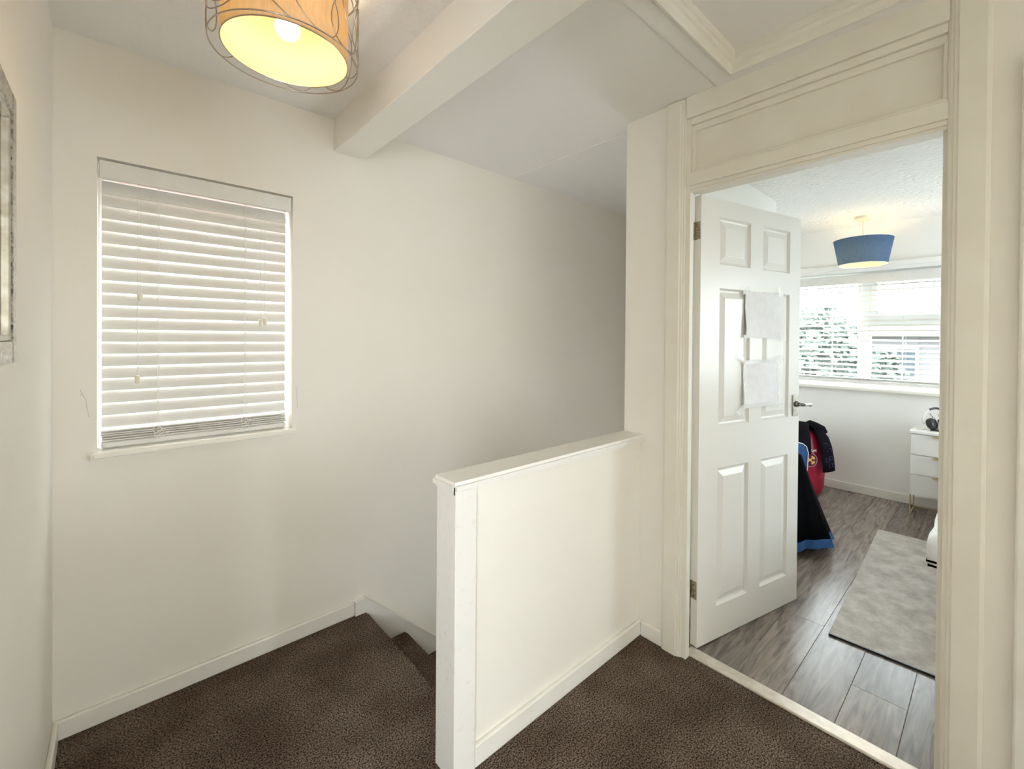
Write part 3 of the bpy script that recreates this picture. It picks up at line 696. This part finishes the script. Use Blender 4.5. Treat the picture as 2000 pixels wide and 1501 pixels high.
# ------------------------------------------------------------------ bedroom: pendant, chest, bed, rug
PX, PY = 4.4604, .7933
pl = empty('pendant_lamp', (PX, PY, HC)); tag(pl, 'tapered blue fabric pendant shade hanging in the bedroom', 'lamp')
def pput(name, bm, m, **k): return put(obj(name, bm, M[m], **k), pl)
bm = bmesh.new(); lathe(bm, [(.058, 0), (.058, -.022), (.050, -.030), (.01, -.034)], (PX, PY, HC), 32, True, True); pput('ceiling_rose', bm, 'ivory')
bm = bmesh.new(); tube(bm, [(PX, PY, HC - .03), (PX, PY, 2.16)], .005, 8); pput('flex', bm, 'ivory')
bm = bmesh.new(); lathe(bm, [(.015, .06), (.02, .05), (.02, 0)], (PX, PY, 2.11), 16, True, True); pput('lamp_holder', bm, 'furn')
bm = bmesh.new(); lathe(bm, [(.165, 0), (.203, .205)], (PX, PY, 1.985), 64); pput('lamp_shade', bm, 'blueshade', smooth=True)
bm = bmesh.new(); lathe(bm, [(.163, .001), (.201, .204)], (PX, PY, 1.985), 64); pput('shade_lining', bm, 'lining', smooth=True)
bm = bmesh.new()
for r_, z in ((.165, 1.985), (.203, 2.19)): tube(bm, [(PX + r_ * math.cos(2 * PI * k / 48), PY + r_ * math.sin(2 * PI * k / 48), z) for k in range(48)], .002, 6, True)
for k in range(3): a = 2 * PI * k / 3; tube(bm, [(PX + .02 * math.cos(a), PY + .02 * math.sin(a), 2.15), (PX + .2 * math.cos(a), PY + .2 * math.sin(a), 2.185)], .0015, 6)
pput('shade_frame', bm, 'furn')
bm = bmesh.new(); lathe(bm, [(.012, .05), (.024, .018), (.029, 0), (.021, -.022), (.002, -.03)], (PX, PY, 2.075), 24, True, True); pput('bulb', bm, 'bulb2', smooth=True)

# chest of drawers
CX0, CX1, CY0, CY1 = 4.52, 4.80, -.115, .487
ch = empty('chest_of_drawers', (4.66, .186, 0)); tag(ch, 'white chest of drawers with brass tab pulls and thin metal legs', 'chest of drawers')
def cput(name, bm, m, **k): return put(obj(name, bm, M[m], **k), ch)
cput('body', boxes(((CX0 + .018, CY0 + .004, .158), (CX1, CY1 - .004, .645))), 'furn')
cput('top', bbox((CX0 - .004, CY0 - .004, .640), (CX1, CY1 + .004, .664), .005), 'furn')
for n, (a, b) in enumerate(((.479, .634), (.325, .471), (.160, .317))):
    bm = bbox((CX0, CY0 + .006, a), (CX0 + .018, CY1 - .006, b), .002)
    if n == 2:
        for k in range(14): box(bm, (CX0 - .003, CY0 + .008, a + .006 + .0112 * k), (CX0 + .001, CY1 - .008, a + .013 + .0112 * k))
    d_ = cput('drawer', bm, 'furn')
    t_ = obj('pull', bbox((CX0 - .016, .02, b - .010), (CX0 + .004, .352, b + .002), .001), M['gold']); t_.parent = d_
for yy in (CY0 + .02, CY1 - .006):
    bm = bmesh.new(); tube(bm, [(CX0 + .012, yy, .160), (CX0 + .012, yy, .006)], .005, 6); tube(bm, [(CX1 - .06, yy, .160), (CX1 - .06, yy, .006)], .005, 6)
    tube(bm, [(CX0 + .012, yy, .005), (CX1 - .06, yy, .005)], .005, 6); cput('leg', bm, 'gold')
bm = bmesh.new(); tube(bm, [(CX1 - .06, CY0 + .02, .015), (CX1 - .06, CY1 - .006, .015)], .005, 6); cput('stretcher', bm, 'gold')

# headset lying on the chest
hs = empty('headset', (4.66, .35, .664)); tag(hs, 'black padded gaming headset with a white band on the chest of drawers', 'headset')
def P(c, r_, z, d=0):       # r along the picture-right horizontal direction, d towards the viewer
    Rh = Vector((.7271, -.6866, 0)); Ch = Vector((-.6866, -.7271, 0))
    return Vector((c[0], c[1], 0)) + Rh * r_ + Ch * d + Vector((0, 0, z))
hc = (4.66, .345)
def hput2(name, bm, m, **k): return put(obj(name, bm, M[m], **k), hs)
bm = bmesh.new(); tube(bm, [P(hc, .088 * math.cos(a), .752 + .082 * math.sin(a), -.02 + .01 * math.sin(a)) for a in [PI * (1.18 - 1.36 * k / 24) for k in range(25)]], .006, 8); hput2('headband', bm, 'furn', smooth=True)
bm = bmesh.new(); tube(bm, [P(hc, .087 * math.cos(a), .753 + .083 * math.sin(a), -.017 + .01 * math.sin(a)) for a in [PI * (.68 - .36 * k / 12) for k in range(13)]], .0085, 8); hput2('band_pad', bm, 'black', smooth=True)
for s, r0 in ((-1, -.042), (1, .048)):
    bm = bmesh.new()
    lathe(bm, [(.012, -.026), (.034, -.025), (.044, -.014), (.045, .006), (.038, .020), (.012, .024)], (0, 0, 0), 24, True, True)
    bmesh.ops.rotate(bm, verts=list(bm.verts), cent=(0, 0, 0), matrix=Matrix.Rotation(math.radians(38 * s), 3, 'Y') @ Matrix.Rotation(math.radians(62), 3, 'X'))
    bmesh.ops.translate(bm, verts=list(bm.verts), vec=P(hc, r0, .716, .01)); hput2('ear_cup', bm, 'black', smooth=True)
for a, b in (((-.058, .795), (.0, .742)), ((-.05, .80), (-.025, .742)), ((.012, .79), (.028, .74))):
    bm = bmesh.new(); tube(bm, [P(hc, a[0], a[1]), P(hc, (a[0] + b[0]) / 2 + .004, (a[1] + b[1]) / 2), P(hc, b[0], b[1])], .0018, 6); hput2('wire', bm, 'dark_metal')
bm = bmesh.new(); tube(bm, [(4.63, .40, .667), (4.60, .43, .667), (4.62, .455, .667), (4.58, .475, .667)], .0025, 6); hput2('cable', bm, 'cord')
hput2('base_pad', bbox((4.60, .26, .664), (4.72, .375, .674), .003), 'black')

# bed with duvet (only its corner shows)
bed = empty('bed', (3.4, -.27, 0)); tag(bed, 'single bed in white bedding with two black stripes beside the rug', 'bed')
def bput(name, bm, m, **k): return put(obj(name, bm, M[m], **k), bed)
bput('bed_base', bbox((2.49, -.74, .12), (4.38, .155, .32), .01), 'furn')
for x in (2.56, 4.30):
    for y in (-.66, .08):
        bput('leg', boxes(((x - .025, y - .025, .009 if x < 3 else 0), (x + .025, y + .025, .122))), 'furn')
bput('mattress', bbox((2.48, -.745, .318), (4.39, .160, .48), .03, 3), 'bedding')
def duvet2():
    bm = bmesh.new(); N = 160
    def pt(t, grow):
        x0, x1, y0, y1 = 2.47, 4.40, -.765, .175; W, Hh = x1 - x0, y1 - y0; per = 2 * (W + Hh); s = t * per
        if s < W: p, nrm = (x0 + s, y1), (0, 1)
        elif s < W + Hh: p, nrm = (x1, y1 - (s - W)), (1, 0)
        elif s < 2 * W + Hh: p, nrm = (x1 - (s - W - Hh), y0), (0, -1)
        else: p, nrm = (x0, y0 + (s - 2 * W - Hh)), (-1, 0)
        cx_, cy_ = (x0 + x1) / 2, (y0 + y1) / 2
        kx = 1 + 2 * grow / W; ky = 1 + 2 * grow / Hh
        return cx_ + (p[0] - cx_) * kx, cy_ + (p[1] - cy_) * ky, nrm
    Ls = []
    for g, z, wv in ((-.010, .335, .006), (-.004, .348, .006), (.006, .40, .005), (.026, .445, .003), (.030, .48, .003), (.030, .515, .002), (.026, .536, .002), (.010, .549, .001), (-.05, .553, .002), (-.2, .556, .003), (-.38, .556, .002)):
        L = []
        for i in range(N):
            x, y, nn = pt(i / N, g); ww = wv * (math.sin(40 * i / N * 2 * PI * .5) + .6 * math.sin(17 * i / N * 2 * PI + 2 + z * 9))
            L.append(bm.verts.new((x + nn[0] * ww, y + nn[1] * ww, z + .5 * ww)))
        Ls.append(L)
    for A, B in zip(Ls, Ls[1:]):
        for i in range(N): bm.faces.new((A[i], A[(i + 1) % N], B[(i + 1) % N], B[i]))
    bm.faces.new(Ls[-1])
    stripes = []
    for zz, g in ((.4525, .0275), (.4335, .0225)):
        sb = bmesh.new(); A, B = [], []
        for i in range(N):
            x, y, nn = pt(i / N, g + .0035)
            A.append(sb.verts.new((x, y, zz - .0045))); B.append(sb.verts.new((x, y, zz + .0045)))
        for i in range(N): sb.faces.new((A[i], A[(i + 1) % N], B[(i + 1) % N], B[i]))
        bmesh.ops.solidify(sb, geom=list(sb.faces), thickness=.004)
        stripes.append(sb)
    return bm, stripes
db, stripes = duvet2()
dv = bput('duvet', db, 'bedding', smooth=True)
for sb in stripes:
    s_ = obj('stripe', sb, M['dark']); s_.parent = dv
bm = bbox((4.0, -.65, .54), (4.37, .07, .66), .05, 4); bput('pillow', bm, 'bedding', smooth=True)

# rug
rug = empty('rug', (2.388, .5345, 0), math.radians(2.2)); tag(rug, 'pale grey mottled rug with a dark bound edge on the laminate', 'rug')
bm = bbox((0.012, -.95, 0.0005), (1.594, 0, .008), .002); obj('pile', bm, M['rug'], rug)
obj('binding', bbox((0, -.95, 0.0005), (.012, 0, .009), .002), M['black'], rug)

# ------------------------------------------------------------------ red bag with a jacket, and the draped blue chair behind the door
bc = (4.457, 1.199)
bag = empty('punch_bag', (*bc, 0)); tag(bag, 'crimson upright bag with a yellow crossed emblem standing by the bedroom wall', 'bag')
def gput(par, name, bm, m, **k): return put(obj(name, bm, M[m], **k), par)
bm = bmesh.new(); lathe(bm, [(.06, .002), (.105, .006), (.135, .03), (.148, .09), (.152, .2), (.148, .32), (.135, .42), (.11, .50), (.075, .55), (.03, .565)], (*bc, 0), 36, True, True)
for v in bm.verts:
    a = math.atan2(v.co.y - bc[1], v.co.x - bc[0]); k = 1 + .025 * math.sin(5 * a + 9 * v.co.z)
    v.co.x = bc[0] + (v.co.x - bc[0]) * k; v.co.y = bc[1] + (v.co.y - bc[1]) * k
gput(bag, 'body', bm, 'red', smooth=True)
def decal(par, name, bm, m, c, r_, z, rad, rotz=0.0):
    """wrap flat lettering (local xy) onto a vertical cylinder facing the viewer"""
    Rh = Vector((.7271, -.6866, 0)); Ch = Vector((-.6866, -.7271, 0))
    ca, sa = math.cos(rotz), math.sin(rotz)
    for v in bm.verts:
        x = v.co.x * ca - v.co.y * sa; yv = v.co.x * sa + v.co.y * ca
        rr = r_ + x; th = math.asin(max(-.98, min(.98, rr / rad)))
        p = Vector((c[0], c[1], z + yv)) + Rh * (math.sin(th) * (rad + v.co.z)) + Ch * (math.cos(th) * (rad + v.co.z)); v.co = p
    return gput(par, name, bm, m)
bm = bmesh.new()
bmesh.ops.create_circle(bm, cap_ends=True, radius=.056, segments=32); bmesh.ops.solidify(bm, geom=list(bm.faces), thickness=.002)
decal(bag, 'emblem', bm, 'claret', bc, -.045, .335, .158)
bm = bmesh.new(); tube(bm, [(.058 * math.cos(2 * PI * k / 40), .058 * math.sin(2 * PI * k / 40), 0) for k in range(40)], .003, 6, True); decal(bag, 'emblem_ring', bm, 'lilac', bc, -.045, .335, .160)
bm = bmesh.new()
for a in (.75, -.75):
    c_, s_ = math.cos(a), math.sin(a)
    for lo, hi in (((-.042, -.005, 0), (.042, .005, .003)), ((.024, -.016, 0), (.038, .016, .003))):
        vv = box(bm, lo, hi)
        for v in vv: v.co.x, v.co.y = v.co.x * c_ - v.co.y * s_, v.co.x * s_ + v.co.y * c_
decal(bag, 'crossed_hammers', bm, 'yellow', bc, -.043, .335, .160)
decal(bag, 'lettering', text_bm('HAM', .036), 'whiteprint', bc, -.030, .412, .156)

jk = empty('jacket', (*bc, .4)); tag(jk, 'black jacket with navy sleeve lettering slung over the crimson bag', 'jacket')
# body: cape over the bag's top, open at the front
bm = bmesh.new(); prof = [(.0, .628), (.05, .622), (.095, .600), (.128, .555), (.150, .50), (.164, .43), (.172, .37)]
NS = 40; rings = []
for r_, z in prof:
    ring = []
    for k in range(NS + 1):
        a = .24 + (2 * PI - .48 - .0) * k / NS                       # gap faces the viewer
        if r_ < .06: a = 2 * PI * k / NS
        rr = r_ * (1 + .05 * math.sin(7 * a) * (r_ / .17)); zz = z - .02 * math.sin(3 * a) * (r_ / .17)
        ring.append(bm.verts.new(P(bc, rr * math.sin(a), zz, rr * math.cos(a))))
    rings.append(ring)
for A, B in zip(rings, rings[1:]):
    for k in range(NS):
        try: bm.faces.new((A[k], A[k + 1], B[k + 1], B[k]))
        except ValueError: pass
bmesh.ops.remove_doubles(bm, verts=list(bm.verts), dist=1e-4)
bmesh.ops.solidify(bm, geom=list(bm.faces), thickness=.006)
gput(jk, 'body', bm, 'dark', smooth=True)
def limb(path, wid, thk):
    bm = bmesh.new(); rs = []
    for (r_, z, d), w_, t_ in zip(path, wid, thk):
        rs.append([bm.verts.new(P(bc, r_ + w_ * math.cos(2 * PI * k / 16) * (1 + .06 * math.sin(5 * k + 20 * z)), z + .012 * math.cos(2 * PI * k / 16), d + t_ * math.sin(2 * PI * k / 16))) for k in range(16)])
    for A, B in zip(rs, rs[1:]):
        for k in range(16): bm.faces.new((A[k], A[(k + 1) % 16], B[(k + 1) % 16], B[k]))
    bm.faces.new(rs[0][::-1]); bm.faces.new(rs[-1]); return bm
gput(jk, 'sleeve', limb([(.060, .590, .08), (.070, .52, .15), (.078, .44, .175), (.088, .36, .185), (.096, .285, .188), (.098, .250, .188)], [.030, .042, .047, .049, .051, .052], [.03, .03, .026, .024, .022, .022]), 'dark', smooth=True)
gput(jk, 'collar', limb([(.02, .640, .02), (.05, .625, .05), (.085, .600, .09), (.105, .56, .12)], [.02, .03, .034, .02], [.02, .03, .03, .015]), 'dark', smooth=True)
for s_, r_, z, rz in (('O', .068, .47, .3), ('O', .098, .43, .3), ('C', .068, .405, .2), ('O', .102, .365, .1), ('D', .072, .345, .1), ('T', .112, .305, 0), ('I', .086, .30, 0)):
    bm = text_bm(s_, .052)
    ca, sa = math.cos(rz), math.sin(rz); Rh = Vector((.7271, -.6866, 0)); Ch = Vector((-.6866, -.7271, 0))
    for v in bm.verts:
        x, yv, zz = v.co.x * ca - v.co.y * sa, v.co.x * sa + v.co.y * ca, v.co.z
        v.co = P(bc, r_ + x, z + yv, .2105 - max(0, z - .36) * .16 - ((r_ + x - .090) / .05) ** 2 * .012 + zz)
    gput(jk, 'lettering', bm, 'navy')

cc = (3.358, .935)
chair = empty('child_chair', (*cc, 0)); tag(chair, 'small blue chair with a white piped back behind the open door', 'chair')
bm = bmesh.new(); outl = [(-.17, .30), (.045, .30), (.058, .50), (.062, .60), (.050, .640), (.025, .660), (-.01, .668), (-.12, .668), (-.155, .65), (-.17, .60)]
fr_ = [bm.verts.new(P(cc, r_, z, .0)) for r_, z in outl]; bk_ = [bm.verts.new(P(cc, r_, z, -.028)) for r_, z in outl]
bm.faces.new(fr_); bm.faces.new(bk_[::-1])
for i in range(len(outl)): bm.faces.new((fr_[i], fr_[(i + 1) % len(outl)], bk_[(i + 1) % len(outl)], bk_[i]))
gput(chair, 'backrest', bm, 'blue')
bm = bmesh.new(); tube(bm, [P(cc, r_, z, .001) for r_, z in outl[1:]], .003, 8); gput(chair, 'piping', bm, 'whiteprint', smooth=True)
bm = bmesh.new(); sq = [(-.15, -.02), (.030, -.02), (.030, .09), (-.15, .09)]
t_ = [bm.verts.new(P(cc, r_, .30, d)) for r_, d in sq]; b_ = [bm.verts.new(P(cc, r_, .265, d)) for r_, d in sq]
bm.faces.new(t_); bm.faces.new(b_[::-1])
for i in range(4): bm.faces.new((t_[i], t_[(i + 1) % 4], b_[(i + 1) % 4], b_[i]))
gput(chair, 'seat', bm, 'blue')
for r_, d in ((-.13, -.01), (.020, -.01), (-.13, .08), (-.035, .10)):
    bm = bmesh.new(); tube(bm, [P(cc, r_ * .9, .27, d * .8), P(cc, r_, .001, d)], .013, 8); gput(chair, 'leg', bm, 'blue')
cloth = empty('draped_cloth', (*cc, 0)); tag(cloth, 'black cloth with a blue hem draped over the small chair', 'cloth')
def cone(z0, z1, gro=0.0, n=9):
    bm = bmesh.new(); rs = []
    for i in range(n):
        z = z0 + (z1 - z0) * i / (n - 1); f = (.60 - z) / .49
        ring = []
        for k in range(56):
            a = 2 * PI * k / 56; fold = 1 + .09 * f * math.sin(6 * a + .7) + .04 * f * math.sin(13 * a)
            rr = (.030 + .165 * f) * fold + gro; dd = (.040 + .17 * f) * fold + gro
            zz = z + (.022 * math.sin(2 * a - .5) * f if z < .2 else 0)
            ring.append(bm.verts.new(P(cc, -.045 + rr * math.cos(a), zz, .04 + dd * math.sin(a))))
        rs.append(ring)
    for A, B in zip(rs, rs[1:]):
        for k in range(56): bm.faces.new((A[k], A[(k + 1) % 56], B[(k + 1) % 56], B[k]))
    return bm, rs
bm, rs = cone(.60, .105); bm.faces.new(rs[0]); gput(cloth, 'drape', bm, 'cloth_black', smooth=True)
bm, rs = cone(.108, .058, .002, 3); gput(cloth, 'hem', bm, 'blue', smooth=True)

# ------------------------------------------------------------------ outside the bedroom window
struct(obj('ground_outside', boxes(((BX + .3, -30, -2.75), (60, 30, -2.6)), ((-12, YW + .3, -2.75), (BX + .3, 30, -2.6))), M['ground']))
def brick_mat(name, a, b, mortar, scale):
    m = mat(name, a, .9, spec=.2); nt = m.node_tree; bs = nt.nodes['Principled BSDF']; tc = nt.nodes.new('ShaderNodeTexCoord')
    mp = nt.nodes.new('ShaderNodeMapping'); mp.inputs['Rotation'].default_value = (PI / 2, 0, 0)
    t = nt.nodes.new('ShaderNodeTexBrick'); t.inputs['Scale'].default_value = scale
    t.inputs['Color1'].default_value = (*a, 1); t.inputs['Color2'].default_value = (*b, 1); t.inputs['Mortar'].default_value = (*mortar, 1)
    nt.links.new(tc.outputs['Object'], mp.inputs[0]); nt.links.new(mp.outputs[0], t.inputs['Vector']); nt.links.new(t.outputs[0], bs.inputs['Base Color']); return m
M['brick'] = brick_mat('red_brick', (.20, .07, .05), (.15, .055, .045), (.28, .25, .22), 4.4)
struct(obj('wall_neighbour', boxes(((-4, 4.6, LOW), (6, 4.8, 2.6))), M['brick']))
M['housebrick'] = mat('far_brick', (.13, .125, .125), .9, noise=(5, (.11, .105, .105), .3, .7))
M['farwhite'] = mat('far_white_frame', (.30, .30, .30), .6)
M['farglass'] = mat('far_glass', (.05, .06, .07), .1)
ho = empty('neighbour_house', (17, 1.2, -2.6)); tag(ho, 'dark brick house with a slate roof seen through the bedroom window', 'house')
def oput(name, bm, m): return put(obj(name, bm, M[m]), ho)
oput('wall', boxes(((17, -6, -2.6), (22, 3.1, 1.55))), 'housebrick')
oput('roof', prism(bmesh.new(), [(16.6, 1.5), (22.4, 1.5), (19.5, 2.9)], 1, -6.2, 3.3), 'roof')
for yy in (2.2, .4, -1.4):
    for zz in (-1.7, .15):
        wf = oput('window', boxes(((16.95, yy - .55, zz), (17.02, yy + .55, zz + 1.05))), 'farwhite')
        for q in (-1, 1):
            p_ = obj('pane', boxes(((16.93, yy + q * .26 - .21, zz + .08), (16.96, yy + q * .26 + .21, zz + .97))), M['farglass']); p_.parent = wf
def tree(loc, h, rad, seed, label, n=7000, sq=1.0):
    rt = random.Random(seed); e = empty('garden_tree', loc); tag(e, label, 'tree')
    bm = bmesh.new(); tube(bm, [(0, 0, 0), (.05, .03, h * .4), (0, .05, h * .75)], .12, 8, radii=[.16, .11, .05]); obj('trunk', bm, M['bark'], e)
    bm = bmesh.new()
    for i in range(n):
        u_, v_ = rt.random() * 2 * PI, math.acos(2 * rt.random() - 1); q = rt.random() ** .3 * (1 + .12 * math.sin(5 * u_) * math.sin(4 * v_))
        p = Vector((rad * q * math.sin(v_) * math.cos(u_), rad * q * math.sin(v_) * math.sin(u_), h - rad * sq * .95 + rad * sq * .95 * q * math.cos(v_)))
        a = Vector((rt.gauss(0, 1), rt.gauss(0, 1), rt.gauss(0, 1))).normalized(); b = a.orthogonal().normalized(); s = rt.uniform(.08, .16)
        bm.faces.new([bm.verts.new(p + d) for d in (a * s, b * s * .55, -a * s, -b * s * .55)])
    o = obj('foliage', bm, M['leaf'], e); o['kind'] = 'stuff'
tree((11.0, 2.9, -2.6), 4.6, 1.35, 1, 'bushy tree standing nearest the bedroom window, in front of the house', 8000, 1.5)
tree((13.2, 2.0, -2.6), 3.7, .55, 2, 'slim tree standing against the brick house', 3500, 2.2)
